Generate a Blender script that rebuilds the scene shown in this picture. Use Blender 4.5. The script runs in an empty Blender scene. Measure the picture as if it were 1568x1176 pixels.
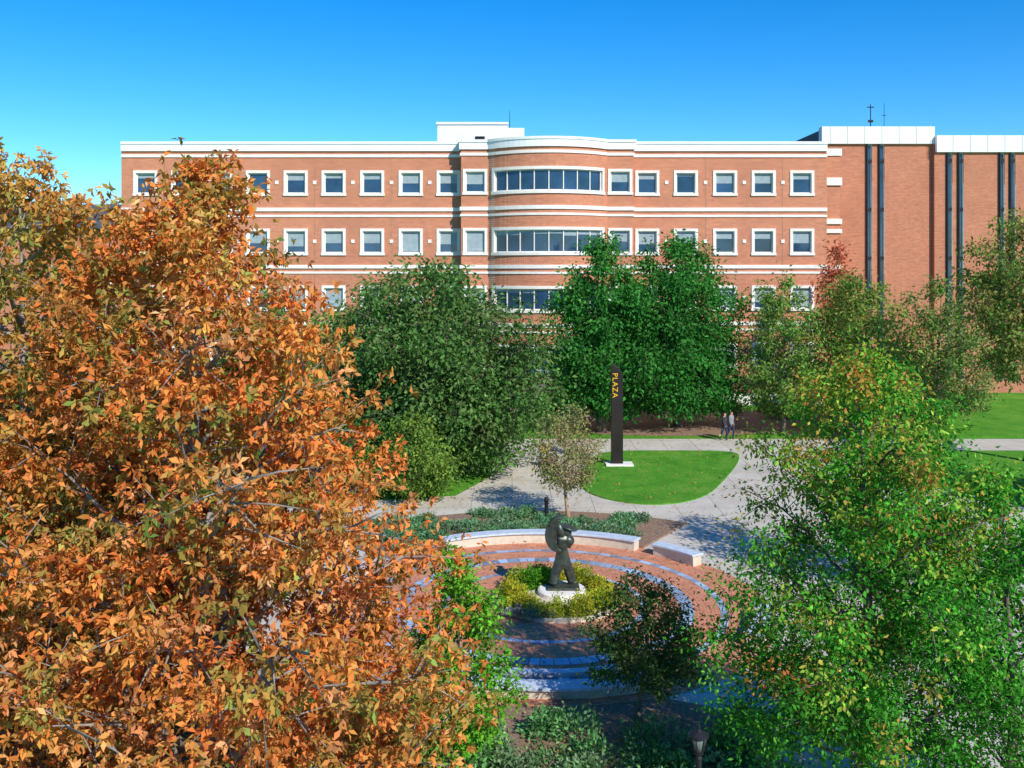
import bpy, math, random
import numpy as np
from mathutils import Vector
rng=np.random.default_rng(11); random.seed(11)
scene=bpy.context.scene
COL=scene.collection

# ------------------------------------------------------------ materials
def newmat(name):
    m=bpy.data.materials.new(name); m.use_nodes=True
    nt=m.node_tree; b=nt.nodes['Principled BSDF']
    b.inputs['Roughness'].default_value=0.85
    if 'Specular IOR Level' in b.inputs: b.inputs['Specular IOR Level'].default_value=0.25
    return m,nt,b
def N(nt,t,**k):
    n=nt.nodes.new(t)
    for a,v in k.items(): setattr(n,a,v)
    return n
def coords(nt): return N(nt,'ShaderNodeTexCoord').outputs['Object']
def noise(nt,vec,scale,detail=4,rough=0.6):
    n=N(nt,'ShaderNodeTexNoise'); n.inputs['Scale'].default_value=scale
    n.inputs['Detail'].default_value=detail; n.inputs['Roughness'].default_value=rough
    nt.links.new(vec,n.inputs['Vector']); return n.outputs['Fac']
def ramp(nt,fac,stops):
    r=N(nt,'ShaderNodeValToRGB'); e=r.color_ramp.elements
    while len(e)<len(stops): e.new(0.5)
    for i,(p,c) in enumerate(stops): e[i].position=p; e[i].color=(*c,1)
    nt.links.new(fac,r.inputs['Fac']); return r.outputs['Color']
def mix(nt,fac,a,b,mode='MIX'):
    m=N(nt,'ShaderNodeMix',data_type='RGBA',blend_type=mode)
    for s,v in ((m.inputs[0],fac),(m.inputs[6],a),(m.inputs[7],b)):
        if isinstance(v,(int,float)): s.default_value=v
        elif isinstance(v,tuple): s.default_value=(*v,1)
        else: nt.links.new(v,s)
    return m.outputs[2]
def bump(nt,b,h,strength=0.3,dist=0.02):
    n=N(nt,'ShaderNodeBump'); n.inputs['Strength'].default_value=strength; n.inputs['Distance'].default_value=dist
    nt.links.new(h,n.inputs['Height']); nt.links.new(n.outputs['Normal'],b.inputs['Normal'])
def simple(name,c1,c2,scale=3,rough=0.8,metal=0,bs=0.0,detail=5):
    m,nt,b=newmat(name); v=coords(nt); f=noise(nt,v,scale,detail)
    col=ramp(nt,f,[(0.3,c1),(0.7,c2)]); nt.links.new(col,b.inputs['Base Color'])
    b.inputs['Roughness'].default_value=rough; b.inputs['Metallic'].default_value=metal
    if bs: bump(nt,b,f,bs)
    return m
def brickmat(name,c1,c2,mortar,vertical=True,bw=0.22,rh=0.075,polar=None,big=0.25):
    m,nt,b=newmat(name); v=coords(nt)
    s=N(nt,'ShaderNodeSeparateXYZ'); nt.links.new(v,s.inputs[0])
    c=N(nt,'ShaderNodeCombineXYZ')
    def M(op,a,bb):
        n=N(nt,'ShaderNodeMath',operation=op)
        for i,x in enumerate((a,bb)):
            if x is None: continue
            if isinstance(x,(int,float)): n.inputs[i].default_value=x
            else: nt.links.new(x,n.inputs[i])
        return n.outputs[0]
    if polar:
        dx=M('SUBTRACT',s.outputs[0],polar[0]); dy=M('SUBTRACT',s.outputs[1],polar[1])
        ang=M('ARCTAN2',dy,dx); r=M('SQRT',M('ADD',M('MULTIPLY',dx,dx),M('MULTIPLY',dy,dy)),None)
        nt.links.new(M('MULTIPLY',ang,4.5),c.inputs[0]); nt.links.new(r,c.inputs[1])
    elif vertical:
        nt.links.new(M('ADD',s.outputs[0],s.outputs[1]),c.inputs[0]); nt.links.new(s.outputs[2],c.inputs[1])
    else:
        nt.links.new(s.outputs[0],c.inputs[0]); nt.links.new(s.outputs[1],c.inputs[1])
    t=N(nt,'ShaderNodeTexBrick'); t.inputs['Scale'].default_value=1
    t.inputs['Brick Width'].default_value=bw; t.inputs['Row Height'].default_value=rh
    t.inputs['Mortar Size'].default_value=rh*0.13; t.inputs['Color1'].default_value=(*c1,1)
    t.inputs['Color2'].default_value=(*c2,1); t.inputs['Mortar'].default_value=(*mortar,1)
    nt.links.new(c.outputs[0],t.inputs['Vector'])
    f=noise(nt,v,big,6,0.65); g=ramp(nt,f,[(0.3,(0.84,0.84,0.85)),(0.7,(1.1,1.09,1.08))])
    # streaky course-to-course variation (stretched along the courses)
    mp=N(nt,'ShaderNodeMapping'); mp.inputs['Scale'].default_value=(0.9,7.0,1.0) if not polar else (3,3,1); nt.links.new(c.outputs[0],mp.inputs['Vector'])
    f2=noise(nt,mp.outputs[0],1.3,5,0.75); g2=ramp(nt,f2,[(0.3,(0.80,0.78,0.78)),(0.7,(1.16,1.15,1.14))])
    col=mix(nt,1.0,mix(nt,1.0,t.outputs['Color'],g,'MULTIPLY'),g2,'MULTIPLY')
    nt.links.new(col,b.inputs['Base Color'])
    return m
def leafmat(name,trans=0.33):
    m=bpy.data.materials.new(name); m.use_nodes=True; nt=m.node_tree
    for n in list(nt.nodes):
        if n.type!='OUTPUT_MATERIAL': nt.nodes.remove(n)
    out=nt.nodes['Material Output']
    a=N(nt,'ShaderNodeAttribute',attribute_name='leafcol')
    d=N(nt,'ShaderNodeBsdfDiffuse'); t=N(nt,'ShaderNodeBsdfTranslucent')
    tc=mix(nt,1.0,a.outputs['Color'],(1.15,1.15,0.6),'MULTIPLY')
    nt.links.new(a.outputs['Color'],d.inputs['Color']); nt.links.new(tc,t.inputs['Color'])
    m1=N(nt,'ShaderNodeMixShader'); m1.inputs[0].default_value=trans
    nt.links.new(d.outputs[0],m1.inputs[1]); nt.links.new(t.outputs[0],m1.inputs[2])
    nt.links.new(m1.outputs[0],out.inputs['Surface']); return m

M_brick=brickmat('brick_wall',(0.66,0.20,0.085),(0.48,0.13,0.055),(0.62,0.42,0.30))
M_brick2=brickmat('brick_wall_brown',(0.60,0.20,0.10),(0.45,0.135,0.065),(0.55,0.33,0.23))
M_stone=simple('cast_stone',(0.78,0.72,0.63),(0.89,0.85,0.77),1.5)
M_white=simple('white_panel',(0.78,0.78,0.76),(0.88,0.88,0.86),0.8)
M_dark=simple('dark_metal',(0.02,0.02,0.025),(0.035,0.035,0.04),5,0.4,0.3)
M_roof=simple('roof_slate',(0.07,0.075,0.085),(0.11,0.115,0.125),4)
M_blind=simple('blind',(0.26,0.33,0.36),(0.36,0.43,0.45),3)
m,nt,b=newmat('window_glass'); b.inputs['Base Color'].default_value=(0.035,0.06,0.09,1)
b.inputs['Roughness'].default_value=0.06; b.inputs['Specular IOR Level'].default_value=0.7
f=noise(nt,coords(nt),0.35,3); nt.links.new(ramp(nt,f,[(0.35,(0.012,0.03,0.06)),(0.65,(0.03,0.08,0.17))]),b.inputs['Base Color']); M_glass=m
PC=(1.0,29.6)
M_paver=brickmat('plaza_brick_paving',(0.72,0.25,0.12),(0.54,0.165,0.08),(0.55,0.36,0.25),False,0.22,0.11,PC,0.9)
m,nt,b=newmat('concrete_path'); v=coords(nt)
f=noise(nt,v,0.5,8,0.7); c=ramp(nt,f,[(0.3,(0.50,0.45,0.38)),(0.7,(0.68,0.63,0.54))])
t=N(nt,'ShaderNodeTexBrick',offset=0.0); t.inputs['Scale'].default_value=1; t.inputs['Brick Width'].default_value=1.8; t.inputs['Row Height'].default_value=1.8
t.inputs['Mortar Size'].default_value=0.02; t.inputs['Color1'].default_value=(1,1,1,1); t.inputs['Color2'].default_value=(0.94,0.93,0.92,1); t.inputs['Mortar'].default_value=(0.6,0.55,0.5,1)
nt.links.new(v,t.inputs['Vector']); c=mix(nt,1.0,c,t.outputs['Color'],'MULTIPLY'); nt.links.new(c,b.inputs['Base Color']); M_conc=m
m,nt,b=newmat('lawn_grass'); v=coords(nt)
f1=noise(nt,v,0.5,7,0.75); f2=noise(nt,v,12,6,0.85)
c=ramp(nt,f1,[(0.3,(0.05,0.22,0.012)),(0.5,(0.095,0.34,0.022)),(0.72,(0.22,0.40,0.06))]); c2=ramp(nt,f2,[(0.3,(0.45,0.5,0.4)),(0.7,(1.3,1.25,1.1))])
nt.links.new(mix(nt,1.0,c,c2,'MULTIPLY'),b.inputs['Base Color']); bump(nt,b,f2,0.8,0.06); M_grass=m
m,nt,b=newmat('mulch'); v=coords(nt); f2=noise(nt,v,9,8,0.8)
nt.links.new(ramp(nt,f2,[(0.3,(0.13,0.08,0.05)),(0.55,(0.34,0.22,0.15)),(0.75,(0.58,0.42,0.30))]),b.inputs['Base Color']); bump(nt,b,f2,0.8,0.06); M_mulch=m
M_bark=simple('bark',(0.10,0.075,0.06),(0.24,0.19,0.16),8,0.9,0,0.6)
M_barkg=simple('bark_grey',(0.20,0.17,0.15),(0.38,0.34,0.30),8,0.9,0,0.6)
M_barkl=simple('bark_pale',(0.32,0.22,0.15),(0.55,0.38,0.26),8,0.9,0,0.5)
M_leaf=leafmat('leaf'); 
M_bronze=simple('bronze_patina',(0.045,0.056,0.047),(0.12,0.135,0.11),6,0.4,0.55)
M_pylon=simple('pylon_bronze',(0.025,0.02,0.018),(0.04,0.032,0.028),1,0.45,0.3)
M_yellow=simple('yellow_paint',(0.8,0.45,0.02),(0.85,0.5,0.03),2)
m,nt,b=newmat('plaza_stone'); a=N(nt,'ShaderNodeAttribute',attribute_name='leafcol'); f=noise(nt,coords(nt),6,5)
nt.links.new(mix(nt,1.0,a.outputs['Color'],ramp(nt,f,[(0.3,(0.85,0.85,0.85)),(0.7,(1.1,1.1,1.1))]),'MULTIPLY'),b.inputs['Base Color']); M_ring=m

# ------------------------------------------------------------ mesh helpers
def empty(name,loc=(0,0,0)):
    e=bpy.data.objects.new(name,None); COL.objects.link(e); return e
class MB:
    def __init__(s): s.v=[]; s.f=[]
    def add(s,vs,fs):
        o=len(s.v); s.v.extend(vs); s.f.extend([tuple(i+o for i in f) for f in fs])
    def box(s,x0,x1,y0,y1,z0,z1):
        s.add([(x0,y0,z0),(x1,y0,z0),(x1,y1,z0),(x0,y1,z0),(x0,y0,z1),(x1,y0,z1),(x1,y1,z1),(x0,y1,z1)],
              [(0,3,2,1),(4,5,6,7),(0,1,5,4),(1,2,6,5),(2,3,7,6),(3,0,4,7)])
    def quad(s,a,b,c,d): s.add([a,b,c,d],[(0,1,2,3)])
    def obj(s,name,mat,parent=None,smooth=False,bevel=0):
        if not s.v: return None
        me=bpy.data.meshes.new(name); me.from_pydata([tuple(p) for p in s.v],[],s.f); me.materials.append(mat)
        if smooth: me.polygons.foreach_set('use_smooth',[True]*len(me.polygons))
        me.update(); o=bpy.data.objects.new(name,me); COL.objects.link(o)
        if parent: o.parent=parent
        if bevel:
            q=o.modifiers.new('b','BEVEL'); q.width=bevel; q.segments=2; q.limit_method='ANGLE'
        return o
def tube(b,pts,rad,sides=6):
    pts=[Vector(p) for p in pts]; vs=[];fs=[]
    for i,p in enumerate(pts):
        d=(pts[min(i+1,len(pts)-1)]-pts[max(i-1,0)]).normalized()
        a=d.cross(Vector((0.31,0.95,0.05))); 
        if a.length<1e-3: a=d.cross(Vector((1,0,0)))
        a.normalize(); c=d.cross(a)
        for k in range(sides):
            t=2*math.pi*k/sides; vs.append(tuple(p+(a*math.cos(t)+c*math.sin(t))*rad[i]))
    for i in range(len(pts)-1):
        for k in range(sides):
            k2=(k+1)%sides; fs.append((i*sides+k,i*sides+k2,(i+1)*sides+k2,(i+1)*sides+k))
    fs.append(tuple(range(sides))[::-1]); fs.append(tuple((len(pts)-1)*sides+k for k in range(sides)))
    b.add(vs,fs)
def lathe(b,cx,cy,prof,n=20):
    vs=[];fs=[]
    for r,z in prof:
        for k in range(n):
            t=2*math.pi*k/n; vs.append((cx+r*math.cos(t),cy+r*math.sin(t),z))
    for i in range(len(prof)-1):
        for k in range(n):
            k2=(k+1)%n; fs.append((i*n+k,i*n+k2,(i+1)*n+k2,(i+1)*n+k))
    fs.append(tuple(range(n))[::-1]); fs.append(tuple((len(prof)-1)*n+k for k in range(n))); b.add(vs,fs)
def sheet(name,pts,z,mat,h=0.0,parent=None):
    b=MB(); n=len(pts); b.add([(x,y,z) for x,y in pts],[tuple(range(n))])
    if h:
        b.add([(x,y,z) for x,y in pts]+[(x,y,z-h) for x,y in pts],[(i,(i+1)%n,n+(i+1)%n,n+i) for i in range(n)])
    return b.obj(name,mat,parent)
def smoothpoly(pts,it=3):
    for _ in range(it):
        q=[]
        for i in range(len(pts)):
            a=pts[i]; b=pts[(i+1)%len(pts)]
            q+= [(a[0]*.75+b[0]*.25,a[1]*.75+b[1]*.25),(a[0]*.25+b[0]*.75,a[1]*.25+b[1]*.75)]
        pts=q
    return pts

# ------------------------------------------------------------ foliage
def leafmesh(name,pos,dirs,size,cols,parent=None,wide=0.5,mat=None):
    n=len(pos); dirs=dirs/np.linalg.norm(dirs,axis=1,keepdims=True)
    r=rng.normal(size=(n,3)); r[:,2]+=0.9
    side=np.cross(dirs,r); side/=np.linalg.norm(side,axis=1,keepdims=True)+1e-9
    nor=np.cross(side,dirs)
    s=(size*(0.65+0.7*rng.random(n)))[:,None]
    w=s*wide*(0.75+0.5*rng.random((n,1)))*0.5
    V=np.empty((n,4,3)); V[:,0]=pos
    V[:,1]=pos+dirs*s*0.5+side*w+nor*w*0.45
    V[:,2]=pos+dirs*s-nor*s*0.12
    V[:,3]=pos+dirs*s*0.5-side*w+nor*w*0.45
    me=bpy.data.meshes.new(name); me.vertices.add(4*n); me.vertices.foreach_set('co',V.ravel())
    me.loops.add(4*n); me.loops.foreach_set('vertex_index',np.arange(4*n,dtype=np.int32))
    me.polygons.add(n); me.polygons.foreach_set('loop_start',np.arange(0,4*n,4,dtype=np.int32))
    try: me.polygons.foreach_set('loop_total',np.full(n,4,dtype=np.int32))
    except Exception: pass
    me.update(calc_edges=True)
    a=me.attributes.new('leafcol','FLOAT_COLOR','POINT')
    c=np.ones((n,4,4)); c[:,:,:3]=np.clip(cols,0.004,0.95)[:,None,:]; a.data.foreach_set('color',c.ravel())
    me.materials.append(mat or M_leaf); o=bpy.data.objects.new(name,me); COL.objects.link(o)
    if parent: o.parent=parent
    return o
def pick(pal,n):
    c=np.array([p[0] for p in pal]); w=np.array([p[1] for p in pal],float); w/=w.sum()
    return c[rng.choice(len(pal),n,p=w)]
def lift(pal,k): return [((min(c[0]*k,.9),min(c[1]*k,.9),min(c[2]*k,.9)),w) for c,w in pal]
PROF={'oak':[(0,.80),(.15,.98),(.32,1),(.48,.90),(.61,.72),(.70,.58),(.79,.44),(.86,.31),(.93,.18),(1,.05)],
 'round':[(0,.62),(.15,.88),(.4,1),(.62,.93),(.8,.72),(.92,.45),(1,.12)],
 'egg':[(0,.6),(.15,.9),(.35,1),(.6,.84),(.8,.56),(.92,.32),(1,.1)]}
def tree(name,x,y,H,zb,R,prof,K,Msub,nleaf,ls,pal,rc=0.4,trunk_r=0.2,lean=(0,0),toppal=None,bark=None,thin=1.0,leafvar=0.18,asym=0.12,wide=0.5,ros=0,fill=0.62):
    e=empty(name); bark=bark or M_bark; B=MB()
    pz=np.array([p[0] for p in PROF[prof]]); pr=np.array([p[1] for p in PROF[prof]])
    ph=rng.random(6)*6.28
    def env(t,th):
        w=1+asym*(math.sin(2*th+ph[0]+3*t)+0.7*math.sin(3*th+ph[1]-5*t)+0.7*math.sin(5*th+ph[2]+9*t))
        return R*np.interp(t,pz,pr)*w
    def axis(z):
        s=z/H; return Vector((x+lean[0]*s+0.12*math.sin(s*5+ph[3]),y+lean[1]*s+0.12*math.sin(s*4+ph[4]),z))
    zs=np.linspace(0,H*0.93,12); tube(B,[axis(z) for z in zs],[trunk_r*(1.35 if i==0 else 1)*max(0.06,(1-(z/(H*0.94))**0.75))+0.008 for i,z in enumerate(zs)],9)
    P=[];D=[];C=[]
    area=np.cumsum(np.maximum(np.interp(np.linspace(0,1,200),pz,pr),.42)); area/=area[-1]
    for k in range(K):
        t=float(np.interp((k+rng.random())/K,area,np.linspace(0,1,200))); th=k*2.399963+rng.normal()*0.25
        z=zb+(H-zb)*t; rr=env(t,th)*(fill+(.98-fill)*rng.random())
        end=axis(z)+Vector((math.cos(th)*rr,math.sin(th)*rr,rng.normal()*0.1))
        z0=max(zb*0.75,z-rr*(0.55+0.5*rng.random())); z0=min(z0,H*0.9); st=axis(z0)
        mid=st.lerp(end,0.5)+Vector((rng.normal()*.06*rr,rng.normal()*.06*rr,0.05*rr+rng.normal()*.05*rr))
        q1=st.lerp(mid,0.5)+Vector((0,0,-0.02*rr)); q2=mid.lerp(end,0.5)+Vector((0,0,0.04*rr))
        lp=[st,q1,mid,q2,end]; r0=min(trunk_r*0.38,0.012+0.016*rr*(trunk_r/0.2))
        tube(B,lp,[r0,r0*.8,r0*.55,r0*.3,r0*.12],5)
        ms=max(4,int(Msub*(0.45+0.75*rr/R)))
        for j in range(ms):
            s=0.30+0.70*(j+rng.random())/ms; fi=s*3.999; i0=int(fi); a=lp[i0].lerp(lp[i0+1],fi-i0)
            out=Vector((math.cos(th),math.sin(th),0.25)); rv=Vector(rng.normal(size=3)); dd=(out*0.7+rv*0.85+Vector((0,0,0.15))).normalized()
            L=R*(0.12+0.2*rng.random())*min(1,0.35+rr/R); en=a+dd*L
            ax=axis(en.z); tt=(en.z-zb)/(H-zb); tt=min(max(tt,0),1); hv=Vector((en.x-ax.x,en.y-ax.y,0)); lim=env(tt,math.atan2(hv.y,hv.x))*1.06
            if hv.length>lim: en=Vector((ax.x,ax.y,en.z))+hv.normalized()*lim
            if en.z>H: en.z=H-0.1*rng.random()
            if en.z<zb*0.8: en.z=zb*0.8+0.3*rng.random()
            tube(B,[a,a.lerp(en,0.5)+Vector((0,0,0.03)),en],[r0*.2+.003,r0*.14+.003,.003],3)
            n=max(4,int(nleaf*(0.5+rng.random())*thin))
            rcc=rc*(0.7+0.6*rng.random())
            if ros:
                g=max(2,n//ros); n=g*ros
                off=rng.normal(size=(g,3))*np.array([0.55,0.55,0.42])*rcc
                k2=g//3; off[:k2]=off[:k2]*0.6+np.outer(rng.random(k2),np.array(a-en))
                off=np.repeat(off,ros,axis=0)+rng.normal(size=(n,3))*ls*0.12
                d=off/(np.linalg.norm(off,axis=1,keepdims=True)+1e-6)*0.35+rng.normal(size=(n,3))*0.6+np.array([0,0,-0.35])
            else:
                off=rng.normal(size=(n,3))*np.array([0.55,0.55,0.42])*rcc
                k2=n//3; off[:k2]=off[:k2]*0.6+np.outer(rng.random(k2),np.array(a-en))
                d=off/(np.linalg.norm(off,axis=1,keepdims=True)+1e-6)*0.7+rng.normal(size=(n,3))*0.45+np.array([0,0,-0.35])
            p=np.array(en)+off
            pl=pal
            if toppal is not None and rng.random()<(tt**1.4)*1.05*(0.5+0.6*min(1.0,hv.length/(abs(lim)+.01))): pl=toppal
            base=pick(pl,1)[0]; cc=base*0.6+pick(pl,n)*0.4
            cc=cc*(1+rng.normal(size=(n,1))*leafvar)*(1+rng.normal()*0.14)
            P.append(p);D.append(d);C.append(cc)
    B.obj('trunk_and_limbs',bark,e,True)
    leafmesh('foliage',np.concatenate(P),np.concatenate(D),ls,np.concatenate(C),e,wide)
    return e
def mass(name,blobs,n,ls,pal,parent=None,up=0.3,wide=0.55):
    P=[];D=[];C=[]
    for (x,y,z,r,h) in blobs:
        k=int(n*(0.7+0.6*rng.random())); v=rng.normal(size=(k,3)); v/=np.linalg.norm(v,axis=1,keepdims=True); v[:,2]=np.abs(v[:,2])
        ph=rng.random(3)*6; wob=1+0.18*np.sin(4*np.arctan2(v[:,1],v[:,0])+ph[0])+0.14*np.sin(7*v[:,2]+ph[1])
        rad=(0.55+0.5*rng.random((k,1)))*wob[:,None]
        P.append(np.array([x,y,z])+v*rad*np.array([r,r,h])); D.append(v+rng.normal(size=(k,3))*0.6+np.array([0,0,up]))
        c=pick(pal,1)[0]*0.5+pick(pal,k)*0.5; C.append(c*(1+rng.normal(size=(k,1))*0.2)*(1+rng.normal()*0.12))
    return leafmesh(name,np.concatenate(P),np.concatenate(D),ls,np.concatenate(C),parent,wide)

# ------------------------------------------------------------ ground
b=MB(); n=64; b.add([(1500*math.cos(2*math.pi*k/n),1500*math.sin(2*math.pi*k/n)+60,0) for k in range(n)],[tuple(range(n))])
b.obj('ground',M_grass)
sheet('walkway',[(-60,54.4),(-2.0,54.4),(-0.9,52.6),(-1.1,47.5),(-2.6,43.6),(-9,42),(-40,41),(-40,36.5),(-12,36),(-12,12),(-4,12),(-4,10),(40,10),(40,36),(24,38),(16.5,54.4),(60,54.4),(60,58.1),(-60,58.1)],0.006,M_conc)
sheet('lawn',smoothpoly([(5.0,54.1),(4.0,50.5),(3.2,46.2),(3.7,43.2),(6.2,41.5),(8.8,43.0),(10.8,47.5),(12.4,51.5),(12.9,54.1),(9,54.2)],3),0.06,M_grass,0.06)
sheet('lawn',[(19,54),(48,54),(48,40),(25.5,40)],0.06,M_grass,0.06)
sheet('lawn',[(24,58.6),(60,58.6),(60,70),(24,70)],0.06,M_grass,0.06)
sheet('mulch_bed',smoothpoly([(4,60),(9,59),(15,59.2),(18,62),(20,70),(2,70)],2),0.010,M_mulch)
sheet('mulch_bed',smoothpoly([(15,59),(24,59),(26,70),(15,70)],2),0.014,M_mulch)
sheet('mulch_bed',smoothpoly([(-12,43),(-6,44),(-4,47),(-4.6,53),(-12,53.5)],2),0.010,M_mulch)
sheet('mulch_bed',smoothpoly([(-12.5,12),(6,12),(6.0,21.5),(3.8,23.4),(-1.5,23.0),(-5.4,26),(-12.5,26)],2),0.014,M_mulch)
def annulus(name,r0,r1,a0,a1,z0,z1,mat,parent=None,seg=None,c=PC,bevel=0):
    b=MB(); n=seg or max(3,int(abs(a1-a0)/3)); vs=[];fs=[]
    for i in range(n+1):
        a=math.radians(a0+(a1-a0)*i/n); ca,sa=math.cos(a),math.sin(a)
        vs+=[(c[0]+r0*ca,c[1]+r0*sa,z0),(c[0]+r1*ca,c[1]+r1*sa,z0),(c[0]+r1*ca,c[1]+r1*sa,z1),(c[0]+r0*ca,c[1]+r0*sa,z1)]
    for i in range(n):
        for k in range(4):
            fs.append((i*4+k,i*4+(k+1)%4,(i+1)*4+(k+1)%4,(i+1)*4+k))
    fs+=[(0,3,2,1),(n*4,n*4+1,n*4+2,n*4+3)]
    b.add(vs,fs); return b.obj(name,mat,parent,False,bevel)
annulus('planting_bed',7.0,11.0,56,140,-0.05,0.09,M_mulch)
# plaza
plaza=empty('circular_plaza')
b=MB(); n=96; b.add([(PC[0]+7.0*math.cos(2*math.pi*k/n),PC[1]+7.0*math.sin(2*math.pi*k/n),0.02) for k in range(n)],[tuple(range(n))]); b.obj('brick_paving',M_paver,plaza)
V=[];F=[];Cc=[]
for (r0,w) in ((3.0,0.2),(4.2,0.42),(5.4,0.24)):
    a=0
    while a<360:
        L=random.uniform(0.26,0.5); da=math.degrees(L/r0); g=math.degrees(0.025/r0)
        if a+da>360: da=360-a
        o=len(V)
        for aa,rr in ((a+g,r0),(a+g,r0+w),(a+da,r0+w),(a+da,r0)):
            V.append((PC[0]+rr*math.cos(math.radians(aa)),PC[1]+rr*math.sin(math.radians(aa)),0.028))
        F.append((o,o+3,o+2,o+1)); g0=random.choice([0.50,0.42,0.34,0.58,0.26]); Cc+= [(g0*.74,g0*1.0,g0*1.32,1)]*4
        a+=da
me=bpy.data.meshes.new('ring_stones'); me.from_pydata(V,[],F); at=me.attributes.new('leafcol','FLOAT_COLOR','POINT'); at.data.foreach_set('color',np.array(Cc,dtype=float).ravel())
me.materials.append(M_ring); o=bpy.data.objects.new('ring_stones',me); COL.objects.link(o); o.parent=plaza
M_cap=simple('wall_cap_stone',(0.44,0.51,0.60),(0.60,0.67,0.75),5)
M_wallst=simple('seat_wall_stone',(0.56,0.48,0.37),(0.70,0.62,0.50),4)
def wallseg(a0,a1,h=0.36,r=6.45):
    w=empty('curved_seat_wall'); annulus('wall',r,r+0.4,a0,a1,0,h,M_wallst,w); annulus('cap',r-0.07,r+0.47,a0-.4,a1+.4,h+.003,h+.08,M_cap,w,bevel=0.015)
wallseg(57,122); wallseg(34,50); wallseg(-32,-10); wallseg(155,200); wallseg(238,292,0.22,6.2)
annulus('stone_step',5.1,5.35,240,290,0.0,0.13,M_cap,plaza)
# ------------------------------------------------------------ statue bed
SX,SY=1.6,30.3
BX,BY=1.45,29.9
b=MB(); lathe(b,BX,BY,[(2.0,0),(2.0,0.13),(1.93,0.15),(1.9,0.1),(0.0,0.1)],48); b.obj('round_planter_kerb',M_wallst)
bl=[]
for k in range(28):
    a=k*2*math.pi/28+random.uniform(-.1,.1); rr=random.uniform(1.25,1.8)
    bl.append((BX+rr*math.cos(a),BY+rr*math.sin(a),0.1,random.uniform(.3,.46),random.uniform(.32,.55)))
mass('golden_shrubs',bl,900,0.07,[((0.60,0.54,0.05),4),((0.34,0.46,0.04),4),((0.66,0.46,0.07),1.0),((0.16,0.32,0.03),1.5)])
bl=[(BX+random.uniform(-1.6,-0.2),BY+random.uniform(-1.8,-1.2),0.1,random.uniform(.15,.28),random.uniform(.15,.3)) for k in range(14)]
mass('silver_plants',bl,350,0.07,[((0.42,0.42,0.40),3),((0.26,0.28,0.24),2)])
bl=[(BX-.6+random.uniform(-.3,.3),BY+1.0+random.uniform(-.2,.3),0.1,.35,.6) for k in range(5)]
mass('green_shrub',bl,700,0.08,[((0.08,0.32,0.03),3),((0.17,0.42,0.04),2)])
# statue
st=empty('bronze_statue')
b=MB(); lathe(b,SX,SY,[(0.78,0.05),(0.78,0.22),(0.72,0.26),(0.0,0.26)],36); b.obj('round_base',M_stone,st)
b=MB(); b.box(SX-.48,SX+.55,SY-.3,SY+.3,.262,.34); b.obj('bronze_plinth',M_bronze,st,bevel=.02)
def skin(name,verts,edges,rad,mat,parent,sub=2,loc=(0,0,0)):
    me=bpy.data.meshes.new(name); me.from_pydata([(v[0]+loc[0],v[1]+loc[1],v[2]+loc[2]) for v in verts],edges,[])
    o=bpy.data.objects.new(name,me); COL.objects.link(o); sk=o.modifiers.new('s','SKIN')
    for i,r in enumerate(rad):
        r=r if isinstance(r,tuple) else (r,r); me.skin_vertices[0].data[i].radius=r
    me.skin_vertices[0].data[0].use_root=True
    s=o.modifiers.new('ss','SUBSURF'); s.levels=sub; s.render_levels=sub
    dg=bpy.context.evaluated_depsgraph_get(); ev=o.evaluated_get(dg); m2=bpy.data.meshes.new_from_object(ev)
    o.modifiers.clear(); o.data=m2; m2.materials.clear(); m2.materials.append(mat)
    m2.polygons.foreach_set('use_smooth',[True]*len(m2.polygons)); o.parent=parent; return o
vs=[(0,0,1.0),(-.10,-.03,.72),(-.22,-.08,.42),(-.30,-.1,.08),(.14,.03,.72),(.25,.08,.40),(.34,.1,.08),(.0,0,1.2),(.04,0,1.42),(.05,0,1.62),(.07,0,1.85),(.2,-.04,1.42),(.27,-.08,1.24),(-.1,-.02,1.5),(-.2,-.03,1.62)]
es=[(0,1),(1,2),(2,3),(0,4),(4,5),(5,6),(0,7),(7,8),(8,9),(9,10),(8,11),(11,12),(8,13),(13,14)]
skin('figures',vs,es,[.16,.18,.17,.16,.18,.17,.16,.18,.24,.22,.15,.12,.08,.15,.12],M_bronze,st,2,(SX,SY,.3))
b=MB(); outer=[];inner=[]
for i in range(25):
    a=math.radians(78+ (275-78)*i/24); t=math.sin(math.pi*i/24)
    outer.append((-.10+.46*math.cos(a),1.70+.56*math.sin(a))); inner.append((-.04+.30*math.cos(a)*(1-.55*t),1.72+.50*math.sin(a)*(1-.2*t)))
pl=outer+inner[::-1]; n=len(pl)
vs=[(SX+p[0],SY-.2,p[1]+.3) for p in pl]+[(SX+p[0]*.88,SY+.14,p[1]+.3) for p in pl]
fs=[]
m_=len(outer)
for i in range(m_-1):
    fs.append((i,n-1-i,n-2-i,i+1)); fs.append((n+i,n+i+1,2*n-2-i,2*n-1-i))
fs+=[(i,(i+1)%n,n+(i+1)%n,n+i) for i in range(n)]
b.add(vs,fs); b.obj('crescent_shell',M_bronze,st,bevel=.03)
def ell(name,c,s,rot=0,mat=M_bronze,parent=st):
    import bmesh
    bm=bmesh.new(); bmesh.ops.create_icosphere(bm,subdivisions=3,radius=1)
    for v in bm.verts:
        x,y,z=v.co; x*=s[0];y*=s[1];z*=s[2]; v.co=(c[0]+x*math.cos(rot)-z*math.sin(rot),c[1]+y,c[2]+x*math.sin(rot)+z*math.cos(rot))
    me=bpy.data.meshes.new(name); bm.to_mesh(me); bm.free(); me.materials.append(mat); me.polygons.foreach_set('use_smooth',[True]*len(me.polygons))
    o=bpy.data.objects.new(name,me); COL.objects.link(o); o.parent=parent; return o
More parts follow.
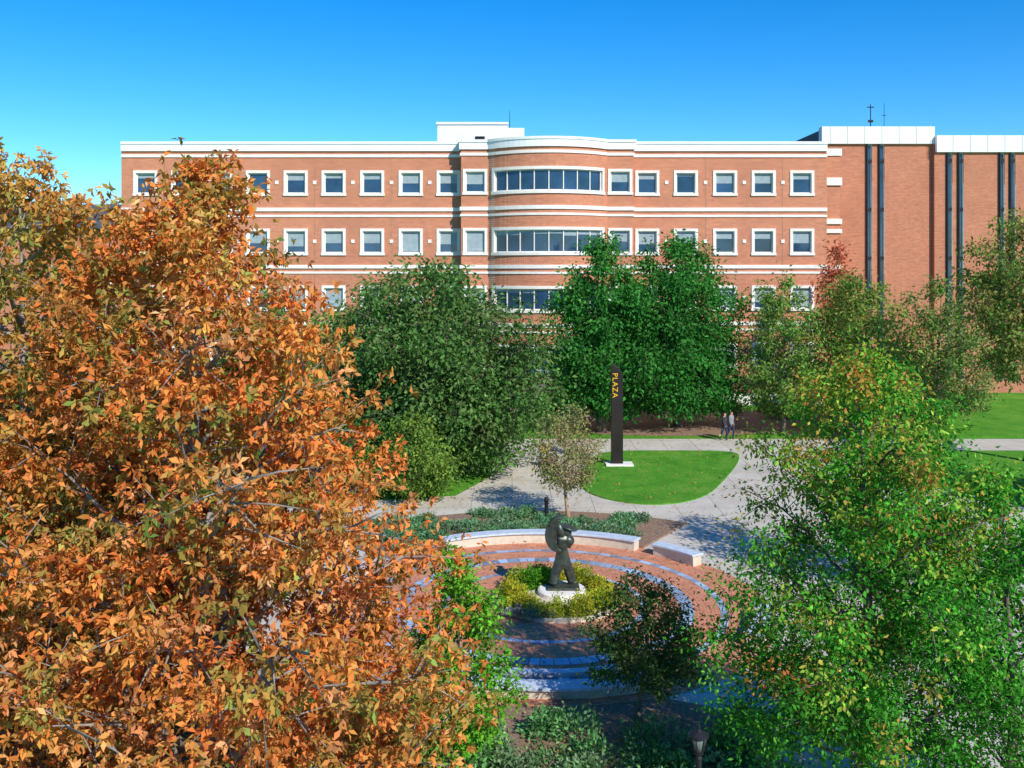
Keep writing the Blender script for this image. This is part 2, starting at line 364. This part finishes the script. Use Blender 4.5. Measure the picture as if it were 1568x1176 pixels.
ell('brim',(SX+.2,SY-.02,2.2),(.30,.26,.08),-.3); ell('head',(SX+.12,SY,2.05),(.19,.19,.24),.2); ell('second_head',(SX-.06,SY-.1,2.12),(.15,.16,.28),.3)
ell('shoulder',(SX+.2,SY-.05,1.8),(.2,.18,.18),-.6)
# ------------------------------------------------------------ pylon sign
py=empty('pylon_sign'); PX,PY=5.55,50.2
b=MB(); b.box(PX-.6,PX+.85,PY-.45,PY+.45,0.05,.15); b.obj('base_slab',M_stone,py,bevel=.02)
out=[(-.30,.15),(.32,.15),(.32,4.6)]
for i in range(9):
    a=math.pi/2*i/8; out.append((-.30+.62*math.cos(a),4.6+.78*math.sin(a)))
n=len(out); vs=[(PX+p[0],PY-.17,p[1]) for p in out]+[(PX+p[0],PY+.17,p[1]) for p in out]
b=MB(); b.add(vs,[tuple(range(n)),tuple(range(2*n-1,n-1,-1))]+[(i,n+i,n+(i+1)%n,(i+1)%n) for i in range(n)]); b.obj('curved_slab',M_pylon,py,bevel=.015)
cu=bpy.data.curves.new('letters','FONT'); cu.body='PLAZA'; cu.size=.40; cu.extrude=.012; cu.space_character=1.15; cu.materials.append(M_yellow)
o=bpy.data.objects.new('letters',cu); COL.objects.link(o); o.location=(PX-.24,PY-.19,4.95); o.rotation_euler=(math.pi/2,math.pi/2,0); o.parent=py
# bollard, yard sign
b=MB(); lathe(b,1.42,39.0,[(.11,.09),(.11,.16),(.08,.2),(.08,.85),(.1,.88),(.1,1.0),(.06,1.06),(0,1.08)],16); b.obj('bollard_light',M_dark,None,True)
sg=empty('yard_sign'); b=MB(); b.box(1.55,1.95,50.0,50.04,.35,1.05); b.obj('panel',M_yellow,sg); b=MB(); b.box(1.58,1.92,49.985,49.998,.4,.7); b.obj('white_strip',M_white,sg)
b=MB(); b.box(1.6,1.63,50.01,50.03,0,.35); b.box(1.87,1.9,50.01,50.03,0,.35); b.obj('legs',M_dark,sg)
# ------------------------------------------------------------ lamp
def lamp(x,y,h):
    e=empty('street_lamp'); b=MB(); q=.7
    lathe(b,x,y,[(.16,0),(.16,.12),(.11,.2),(.09,.5),(.055,.6),(.04,h-.62*q),(.07*q,h-.58*q),(.05*q,h-.52*q),(.1*q,h-.47*q),(.11*q,h-.44*q)],14)
    lathe(b,x,y,[(.21*q,h-.10*q),(.22*q,h-.07*q),(.15*q,h-.03*q),(.07*q,h+.02*q),(.03*q,h+.06*q),(.02*q,h+.14*q),(0.003,h+.17*q)],14)
    for k in range(6):
        a=k*math.pi/3; tube(b,[(x+.1*q*math.cos(a),y+.1*q*math.sin(a),h-.44*q),(x+.19*q*math.cos(a),y+.19*q*math.sin(a),h-.1*q)],[.009,.009],4)
    b.obj('post_and_cap',M_dark,e,False)
    b=MB(); lathe(b,x,y,[(.085*q,h-.435*q),(.165*q,h-.105*q)],14); b.obj('lantern_glass',simple('frosted_glass',(.12,.14,.12),(.2,.22,.2),4,.2),e,True)
lamp(2.84,14.4,3.45)
# ------------------------------------------------------------ person
def person(x,y,rot,pal):
    V_=[(0,0,.93),(.09,0,.9),(.11,-.12,.5),(.11,-.02,.08),(.11,-.14,.03),(-.09,0,.9),(-.1,.1,.52),(-.1,.3,.12),(-.1,.2,.03),
        (0,0,1.12),(0,0,1.36),(.17,0,1.4),(.23,.08,1.14),(.22,-.02,.9),(.22,-.05,.82),(-.17,0,1.4),(-.23,-.06,1.14),(-.22,-.16,.93),(-.22,-.2,.86),(0,-.01,1.5),(0,-.02,1.6),(0,-.02,1.72)]
    E_=[(0,1),(1,2),(2,3),(3,4),(0,5),(5,6),(6,7),(7,8),(0,9),(9,10),(10,11),(11,12),(12,13),(13,14),(10,15),(15,16),(16,17),(17,18),(10,19),(19,20),(20,21)]
    R_=[.14,.1,.07,.045,.035,.1,.07,.045,.035,.13,.15,.07,.05,.04,.025,.07,.05,.04,.025,.055,.1,.07]
    o=skin('pedestrian',V_,E_,R_,pal[0],None,2); me=o.data
    for p in pal[1:]: me.materials.append(p)
    for p in me.polygons:
        c=p.center; p.material_index = 0 if c.z<.95 else (1 if c.z<1.46 else (2 if (c.z<1.66 and c.y<0.03) else 3))
        if abs(c.x)>.17 and c.z<.92: p.material_index=2
        if c.z<.07: p.material_index=3
    o.location=(x,y,0.01); o.rotation_euler=(0,0,rot)
jeans=simple('jeans',(.02,.03,.06),(.04,.05,.09),20); shirt=simple('shirt_dark',(.03,.03,.04),(.06,.06,.07),20)
skinm=simple('skin',(.45,.27,.2),(.5,.3,.22),10); hair=simple('hair',(.02,.015,.01),(.04,.03,.02),20)
shirt2=simple('shirt_pink',(.4,.1,.25),(.5,.14,.3),20)
person(12.9,57.5,0.9,[jeans,shirt,skinm,hair]); person(13.4,57.9,0.7,[jeans,simple('shirt_grey',(.2,.2,.22),(.3,.3,.32),20),skinm,hair])
person(10.3,25.5,2.2,[jeans,shirt2,skinm,hair])

# ------------------------------------------------------------ main building
def flat(Y0): return lambda u,o,z:(u,Y0-o,z)
def curved(cx,cy,R): return lambda u,o,z:(cx+(R+o)*math.sin(u/R),cy-(R+o)*math.cos(u/R),z)
parts={}
def pt(k):
    if k not in parts: parts[k]=MB()
    return parts[k]
def ubox(b,P,u0,u1,o0,o1,z0,z1,n=1):
    vs=[];fs=[]
    for i in range(n+1):
        u=u0+(u1-u0)*i/n; vs+=[P(u,o0,z0),P(u,o1,z0),P(u,o1,z1),P(u,o0,z1)]
    for i in range(n):
        for k in range(4): fs.append((i*4+k,(i+1)*4+k,(i+1)*4+(k+1)%4,i*4+(k+1)%4))
    fs+=[(0,1,2,3),(n*4,n*4+3,n*4+2,n*4+1)]; b.add(vs,fs)
def wall(b,P,u0,u1,z0,z1,holes,du=99):
    us={u0,u1}; zs={z0,z1}
    for h in holes: us|={h[0],h[1]}; zs|={h[2],h[3]}
    us=sorted(us); zs=sorted(zs)
    for i in range(len(us)-1):
        for j in range(len(zs)-1):
            cu_=(us[i]+us[i+1])/2; cz=(zs[j]+zs[j+1])/2
            if any(h[0]<cu_<h[1] and h[2]<cz<h[3] for h in holes): continue
            n=max(1,int(math.ceil((us[i+1]-us[i])/du)))
            for k in range(n):
                a=us[i]+(us[i+1]-us[i])*k/n; c=us[i]+(us[i+1]-us[i])*(k+1)/n
                b.quad(P(a,0,zs[j]),P(c,0,zs[j]),P(c,0,zs[j+1]),P(a,0,zs[j+1]))
def window(P,u0,u1,z0,z1,blind=0.4,panes=1,n=1,sw=0.2,dark=False):
    fr=pt('window_surrounds'); sa=pt('window_sashes'); gl=pt('window_glass'); bd=pt('window_blinds')
    if not dark:
        ubox(fr,P,u0-sw,u1+sw,-.03,.07,z1+.001,z1+sw,n); ubox(fr,P,u0-sw-.04,u1+sw+.04,-.03,.11,z0-sw,z0-.001,n)
        ubox(fr,P,u0-sw,u0-.001,-.03,.07,z0,z1); ubox(fr,P,u1+.001,u1+sw,-.03,.07,z0,z1)
    d=-.2
    for a,c,e,f in ((u0,u0,z0,z1),(u1,u1,z0,z1)):
        fr.quad(P(a,-.032,e),P(a,d,e),P(a,d,f),P(a,-.032,f))
    for z in (z0,z1):
        for k in range(n):
            a=u0+(u1-u0)*k/n; c=u0+(u1-u0)*(k+1)/n; fr.quad(P(a,-.032,z),P(c,-.032,z),P(c,d,z),P(a,d,z))
    for k in range(n):
        a=u0+(u1-u0)*k/n; c=u0+(u1-u0)*(k+1)/n; gl.quad(P(a,-.18,z0),P(c,-.18,z0),P(c,-.18,z1),P(a,-.18,z1))
    ubox(sa,P,u0+.002,u1-.002,-.17,-.11,z1-.07,z1-.003,n); ubox(sa,P,u0+.002,u1-.002,-.17,-.11,z0+.003,z0+.07,n)
    for k in range(panes+1):
        a=u0+(u1-u0)*k/panes; w_=.035; a=min(max(a,u0+w_+.003),u1-w_-.003); ubox(sa,P,a-w_,a+w_,-.168,-.1,z0+.072,z1-.072)
    if blind>0.03:
        for k in range(panes):
            a=u0+(u1-u0)*k/panes+.04; c=u0+(u1-u0)*(k+1)/panes-.04; bf=blind*random.uniform(.6,1.2) if panes>1 else blind
            m_=max(1,n//panes)
            for q in range(m_):
                aa=a+(c-a)*q/m_; cc=a+(c-a)*(q+1)/m_; bd.quad(P(aa,-.176,z1-(z1-z0)*min(bf,.97)),P(cc,-.176,z1-(z1-z0)*min(bf,.97)),P(cc,-.176,z1-.05),P(aa,-.176,z1-.05))
ROWS=[(16.2,17.75),(11.65,13.3),(7.4,8.95),(2.95,4.6)]
BANDS=[(18.95,19.17,.08),(14.82,15.1,.1),(14.38,14.56,.07),(10.45,10.72,.1),(10.05,10.22,.07),(6.1,6.4,.1),(5.7,5.85,.07),(0,.9,.1)]
bm_=empty('brick_university_building')
br=pt('brick_walls'); sb=pt('stone_bands'); cp=pt('white_parapet')
def wing(P,u0,u1,cs,back=-.02,ext=0,acc=True):
    hs=[(c-.72,c+.72,z0,z1) for c in cs for z0,z1 in ROWS]
    wall(br,P,u0,u1,0,19.42,hs)
    for h in hs:
        r=ROWS.index((h[2],h[3])); bl=random.choice([.25,.35,.5,.3,.0,.15,.6]) if r==0 else random.choice([.55,.7,.5,.6,.92,.35])
        window(P,*h,blind=bl)
    for z0,z1,o in BANDS: ubox(sb,P,u0-ext*o,u1+ext*o,back,o,z0,z1)
    ubox(cp,P,u0-ext*.14,u1+ext*.14,-.5 if back>-.5 else back,.14,19.42,19.95); ubox(cp,P,u0-ext*.2,u1+ext*.2,-.5 if back>-.5 else back,.2,19.952,20.15)
    if acc:
        for c,d in zip(cs[:-1],cs[1:]):
            for z0,z1 in ROWS[:3]:
                m_=(c+d)/2; z=(z0+z1)/2+.05; ubox(sb,P,m_-.13,m_+.13,-.02,.06,z-.13,z+.13)
L=[-28.05,-25.15,-22.3,-19.45,-16.55,-13.65,-10.7,-7.75]
wing(flat(72.5),-29.9,-3.84,L+[-4.85])
wing(flat(72.5),9.16,24.1,[10.35,13.3,16.3,19.25,22.2])
wing(flat(71.4),-3.84,-1.77,[-2.78],-1.05,1,False); wing(flat(71.4),7.19,9.16,[8.15],-1.05,1,False)
br.quad((-3.84,72.5,0),(-3.84,71.4,0),(-3.84,71.4,19.42),(-3.84,72.5,19.42)); br.quad((9.16,71.4,0),(9.16,72.5,0),(9.16,72.5,19.42),(9.16,71.4,19.42))
RB=6.06; ha=math.asin(4.48/RB); PB=curved(2.71,71.4+RB*math.cos(ha),RB); ul=RB*ha
hs=[(-4.4,4.4,z0,z1) for z0,z1 in ROWS]
wall(br,PB,-ul,ul,0,19.42,hs,.45)
for i,h in enumerate(hs): window(PB,*h,blind=[0.0,.22,.2,.1][i],panes=8,n=24,sw=.22)
for z0,z1,o in BANDS: ubox(sb,PB,-ul,ul,-.02,o,z0,z1,24)
ubox(cp,PB,-ul,ul,-.5,.14,19.42,19.95,24); ubox(cp,PB,-ul,ul,-.5,.2,19.952,20.15,24)
wall(br,flat(73.6),24.1,25.5,0,19.2,[]); ubox(cp,flat(73.6),24.0,25.6,-.5,.1,19.2,19.75)
for z0,z1 in ((16.9,17.5),(13.9,14.3),(13.2,13.5),(10.3,10.7)): ubox(sb,flat(73.6),24.12,25.6,-.02,.15,z0,z1)
br.quad((24.1,72.5,0),(24.1,73.6,0),(24.1,73.6,19.42),(24.1,72.5,19.42)); br.quad((25.5,73.6,0),(25.5,95,0),(25.5,95,19.2),(25.5,73.6,19.2))
br.quad((-29.9,95,0),(-29.9,72.5,0),(-29.9,72.5,19.42),(-29.9,95,19.42)); br.quad((25.5,95,0),(-29.9,95,0),(-29.9,95,19.42),(25.5,95,19.42))
cp.box(-30.05,-29.55,73.02,95,19.421,20.13)
rf=pt('roof'); rf.quad((-29.6,72.8,19.6),(25.4,73.8,19.6),(25.4,95,19.6),(-29.6,95,19.6))
rf.add([PB(-ul+2*ul*k/16,-.3,19.6) for k in range(17)]+[(7.2,73,19.6),(-1.8,73,19.6)],[tuple(range(19))])
ph=pt('rooftop_penthouse'); ph.box(-6.3,-.4,80,88,19.6,22.6); ph.box(-6.4,-.3,79.9,88.1,22.602,22.8); ph.box(-.398,1.05,80.6,87,19.6,22.4)
vt=pt('roof_vent'); vt.box(-3.1,-2.3,79.93,79.998,21.2,21.6); tube(vt,[(-.2,82,22),(-.2,82,24.1)],[.04,.02],5)
mats={'brick_walls':M_brick,'stone_bands':M_stone,'white_parapet':M_white,'window_surrounds':M_stone,'window_sashes':M_stone,'window_glass':M_glass,'window_blinds':M_blind,'roof':M_roof,'rooftop_penthouse':M_white,'roof_vent':M_dark}
for k,v_ in parts.items(): v_.obj(k,mats[k],bm_)
b=MB()
for c in [-26.6,-20.9,-15.1,-9.2,14.8,20.7]:
    for z0,z1 in ((.92,5.68),(6.42,10.03),(10.74,14.36),(15.12,16.8),(17.2,18.93)): b.box(c-.015,c+.015,72.488,72.497,z0,z1)
b.obj('expansion_joints',M_mulch,bm_)
# ------------------------------------------------------------ right building
parts={}; rb=empty('tall_brick_building'); br=pt('brick_walls'); cp=pt('white_parapet')
def slots(P,u0,u1,cs,zt):
    hs=[(c-.2,c+.2,1,zt-.01) for c in cs]; wall(br,P,u0,u1,0,zt,hs)
    for h in hs:
        window(P,*h,blind=0,dark=True)
        fn=pt('dark_fins'); ubox(fn,P,h[0]-.1,h[0],-.2,.18,1,zt); z=3.0
        while z<zt: ubox(fn,P,h[0]+.004,h[1]-.004,-.16,-.02,z,z+.25); z+=4.1
slots(flat(80),26.2,35.5,[30.2,31.25],20.95); slots(flat(79.6),35.5,62,[36.8,37.75,41.2,42.1,47,47.9],20.2)
ubox(cp,flat(80),26.1,35.6,-.6,.25,20.95,22.4); ubox(cp,flat(79.6),35.6,62,-.6,.25,20.2,21.6)
cl=pt('parapet_joints')
for k in range(24):
    xx=26.8+k*1.45; yy=79.742 if xx<35.5 else 79.342; zt=(20.96,22.39) if xx<35.5 else (20.21,21.59)
    cl.box(xx-.02,xx+.02,yy,yy+.006,*zt)
br.quad((35.5,79.6,0),(35.5,80,0),(35.5,80,20.9),(35.5,79.6,20.9)); 
sd=pt('shade_toned_side'); sd.quad((26.2,110,0),(26.2,80,0),(26.2,80,22.2),(26.2,110,22.2))  # plain side wall; its shade is put into the dark slate colour
rf=pt('roof'); rf.quad((26.2,80.5,20.8),(62,80.5,20.1),(62,110,20.1),(26.2,110,20.8))
an=pt('antennas'); tube(an,[(31.8,84,20.8),(31.8,84,25.0)],[.06,.04],5); tube(an,[(33.0,84,20.8),(33.0,84,25.1)],[.03,.02],5)
an.box(31.5,32.1,83.95,84.05,24.7,24.78); an.box(31.6,32.0,83.9,84.1,23.4,23.6); an.box(32.8,33.2,83.97,84.03,24.0,24.05)
mats.update({'brick_walls':M_brick2,'dark_fins':M_dark,'shade_toned_side':M_roof,'antennas':M_dark,'parapet_joints':M_blind})
for k,v_ in parts.items(): v_.obj(k,mats[k],rb)
# left far building
parts={}; lb=empty('slate_roof_building')
br=pt('brick_walls'); br.box(-75,-41,100,112,0,14.6); rf=pt('roof'); rf.add([(-76,99,14.6),(-40,99,14.6),(-43,106,17.6),(-73,106,17.6),(-76,113,14.6),(-40,113,14.6)],[(0,1,2,3),(1,5,2),(5,4,3,2),(4,0,3)])
P=flat(100)
for c in range(-73,-42,6):
    for z in (7,3): window(P,c-.6,c+.6,z,z+1.8,.2)
for k in parts: parts[k].obj(k,mats[k],lb)

# ------------------------------------------------------------ trees
OR=[((0.90,0.25,0.065),5),((0.82,0.30,0.07),4),((0.62,0.33,0.09),2.4),((0.34,0.38,0.09),2.4),((0.92,0.40,0.18),2.2),((0.16,0.28,0.06),1.4),((0.50,0.14,0.05),1)]
OR2=[((0.80,0.27,0.07),3.4),((0.66,0.35,0.09),4),((0.42,0.40,0.10),3.4),((0.24,0.31,0.08),2.8)]
GR=lift([((0.085,0.185,0.045),4),((0.06,0.145,0.035),3),((0.13,0.23,0.06),2),((0.18,0.23,0.08),1)],1.3)
GD=lift([((0.03,0.15,0.025),4),((0.045,0.19,0.035),3),((0.085,0.22,0.045),1)],1.4)
GB=lift([((0.075,0.32,0.03),4),((0.045,0.22,0.025),4),((0.14,0.38,0.045),2),((0.03,0.13,0.02),1.5)],1.25)
GT=lift([((0.28,0.36,0.05),3.5),((0.44,0.29,0.06),1.8),((0.13,0.36,0.04),4.5),((0.6,0.18,0.06),1)],1.25)
OL=lift([((0.17,0.25,0.05),4),((0.11,0.23,0.045),3),((0.30,0.27,0.09),1.4)],1.4)
tree('orange_oak_tree',-4.95,15.2,12.25,1.2,4.5,'oak',92,16,108,0.125,OR,rc=.36,trunk_r=.26,wide=.44,ros=6,bark=M_barkg,asym=.13)
tree('orange_oak_tree',-9.5,18.3,12.6,1.5,4.2,'round',72,13,100,0.14,OR2,rc=.42,trunk_r=.24,wide=.44,asym=.2,ros=6,bark=M_barkg)
tree('orange_oak_tree',-7.1,16.6,11.6,3.0,2.3,'egg',38,10,94,0.13,OR2+OR[:2],rc=.36,trunk_r=.14,wide=.44,asym=.2,ros=6,bark=M_barkg)
tree('green_shade_tree',-4.4,48.5,10.5,0.9,6.6,'round',88,13,56,0.25,GR,rc=.75,trunk_r=.35,asym=.09)
tree('green_shade_tree',5.6,60.5,12.3,1.5,3.7,'egg',48,12,60,0.26,GD,rc=.65,trunk_r=.28)
tree('green_shade_tree',11.0,62.5,12.4,1.5,5.0,'egg',64,13,60,0.26,GD,rc=.7,trunk_r=.3,asym=.16)
tree('yellow_green_tree',-4.6,42.8,3.7,0.4,2.4,'round',26,9,56,0.15,lift([((0.17,0.30,0.05),3),((0.26,0.34,0.06),2),((.1,.2,.04),2)],1.15),rc=.45,trunk_r=.1)
tree('young_plaza_tree',2.3,39.6,4.75,1.6,1.8,'round',28,8,34,0.12,lift([((0.30,0.24,0.13),3),((0.22,0.27,0.08),4),((0.36,0.2,0.12),1.5),((.15,.2,.06),2)],1.35),rc=.3,trunk_r=.09,bark=M_barkl)
tree('green_foreground_tree',6.75,18.2,8.9,1.4,3.05,'egg',64,13,76,0.1,GB,rc=.36,trunk_r=.17,toppal=GT,asym=.1)
tree('green_foreground_tree',9.1,17.4,6.7,1.0,2.1,'round',34,9,66,0.1,GB,rc=.34,trunk_r=.14)
tree('small_dark_tree',3.0,21.8,3.5,1.1,1.5,'egg',28,9,52,0.09,lift([((.05,.12,.03),4),((.09,.16,.04),2),((.16,.14,.06),1)],1.3),rc=.24,trunk_r=.07)
tree('small_green_tree',-1.2,19.2,4.9,0.9,1.15,'egg',26,8,56,0.11,lift([((.12,.36,.03),4),((.2,.42,.04),2),((.07,.2,.02),2)],1.2),rc=.27,trunk_r=.08)
tree('green_shade_tree',12.6,31,7.3,1.4,2.6,'round',30,9,34,0.17,GB,rc=.45,trunk_r=.15)  # hidden behind the foreground tree, added for its shadow across the paths
tree('olive_tree',17.2,60,10.0,1.5,3.0,'round',32,9,42,0.22,OL+[((.12,.36,.07),3)],rc=.55,trunk_r=.16)
tree('olive_tree',22.0,60,10.2,1.3,3.6,'round',42,10,46,0.22,OL,rc=.6,trunk_r=.2)
tree('red_tree',23.2,67,12.2,5,2.0,'egg',18,7,46,0.25,[((.6,.16,.1),3),((.45,.22,.1),2)],rc=.5,trunk_r=.15)
tree('green_shade_tree',27.8,61.5,9.8,1.3,4.2,'round',42,10,36,0.22,lift([((.18,.26,.08),3),((.12,.25,.05),4),((.3,.26,.12),1.6)],1.3),rc=.55,trunk_r=.22)
tree('brown_green_tree',28.0,51,13.4,5.2,3.8,'round',44,10,46,0.22,[((.30,.30,.08),3),((.42,.28,.11),1.6),((.16,.32,.06),4)],rc=.55,trunk_r=.24)
tree('green_shade_tree',28.5,38,9.5,2.0,4.0,'round',34,9,34,0.3,GR,rc=.7,trunk_r=.2)  # unseen tree beyond the right edge, added to cast shade on the lawn
tree('green_shade_tree',-15,62,9.0,1,5,'round',34,9,36,0.3,OL,rc=.8,trunk_r=.25)
# distant tree belt
bl=[(x_+random.uniform(-4,4),150+random.uniform(-10,10),0,random.uniform(6,10),random.uniform(8,13)) for x_ in list(range(-170,-30,9))+list(range(60,190,9))]
mass('distant_trees',bl,700,1.1,[((.14,.24,.07),3),((.3,.27,.09),2),((.4,.22,.09),1)])
# ------------------------------------------------------------ shrubs and ground cover
bl=[]
for k in range(90):
    a=math.radians(random.uniform(58,138)); rr=random.uniform(7.5,10.7); bl.append((PC[0]+rr*math.cos(a),PC[1]+rr*math.sin(a),.09,random.uniform(.35,.6),random.uniform(.18,.36)))
mass('juniper_ground_cover',bl,340,0.1,[((.13,.31,.17),3),((.17,.36,.14),2),((.28,.38,.23),1)])
bl=[]
for k in range(105):
    x_=random.uniform(-4.5,6.0); y_=random.uniform(15.5,21.7)
    bl.append((x_,y_,0,random.uniform(.3,.65),random.uniform(.25,.6)))
mass('foreground_shrubs',bl,520,0.1,[((.14,.38,.12),3),((.22,.46,.16),2),((.38,.5,.3),1.8),((.08,.22,.06),2)])
bl=[(random.uniform(-11,-4.5),random.uniform(19,27),0,random.uniform(.3,.6),random.uniform(.25,.6)) for k in range(45)]
mass('silver_green_shrubs',bl,380,0.1,[((.28,.42,.28),3),((.15,.34,.12),2)])
bl=[(random.uniform(14,34),random.uniform(66,71),0,random.uniform(.6,1),random.uniform(.6,1.2)) for k in range(26)]+[(random.uniform(-20,3),random.uniform(66,71),0,random.uniform(.6,1),random.uniform(.6,1.2)) for k in range(20)]
mass('hedge_shrubs',bl,400,0.18,GR)
# fallen leaves
n=6500; P=np.zeros((n,3)); P[:,0]=rng.uniform(-12,18,n); P[:,1]=rng.uniform(18,60,n); P[:,2]=0.085
D=rng.normal(size=(n,3)); D[:,2]=0.05
leafmesh('fallen_leaves',P,D,0.09,pick([((.6,.32,.1),3),((.45,.27,.1),3),((.62,.45,.13),1)],n),None,.6)

# ------------------------------------------------------------ light
EL=math.radians(36); hx,hy=0.56,-0.83; l=math.hypot(hx,hy); hx/=l; hy/=l
sund=Vector((hx*math.cos(EL),hy*math.cos(EL),math.sin(EL)))
ld=bpy.data.lights.new('sun','SUN'); ld.energy=5.0; ld.angle=math.radians(.5); ld.color=(1,.95,.86)
lo=bpy.data.objects.new('sun',ld); COL.objects.link(lo); lo.rotation_euler=(-sund).to_track_quat('-Z','Y').to_euler()
w=bpy.data.worlds.new('World'); scene.world=w; w.use_nodes=True; nt=w.node_tree
sky=nt.nodes.new('ShaderNodeTexSky'); sky.sky_type='NISHITA'; sky.sun_disc=False; sky.sun_elevation=EL; sky.sun_rotation=math.atan2(hx,hy)
sky.air_density=0.9; sky.dust_density=0.0; sky.ozone_density=3.5; sky.altitude=300
hs_=nt.nodes.new('ShaderNodeHueSaturation'); hs_.inputs['Saturation'].default_value=1.42; hs_.inputs['Value'].default_value=1.35; nt.links.new(sky.outputs[0],hs_.inputs['Color'])
tn=mix(nt,1.0,hs_.outputs[0],(0.74,1.0,1.1),'MULTIPLY')
bg=nt.nodes['Background']; bg.inputs['Strength'].default_value=0.122; nt.links.new(tn,bg.inputs['Color'])
# ------------------------------------------------------------ camera
cd=bpy.data.cameras.new('camera'); co=bpy.data.objects.new('camera',cd); COL.objects.link(co)
co.location=(0,0,10.5); co.rotation_euler=(math.pi/2,0,0); cd.lens=33.3; cd.sensor_width=36; cd.shift_y=-0.1135; cd.clip_end=5000; cd.clip_start=.1
scene.camera=co
scene.view_settings.view_transform='Standard'; scene.view_settings.look='None'; scene.view_settings.exposure=0
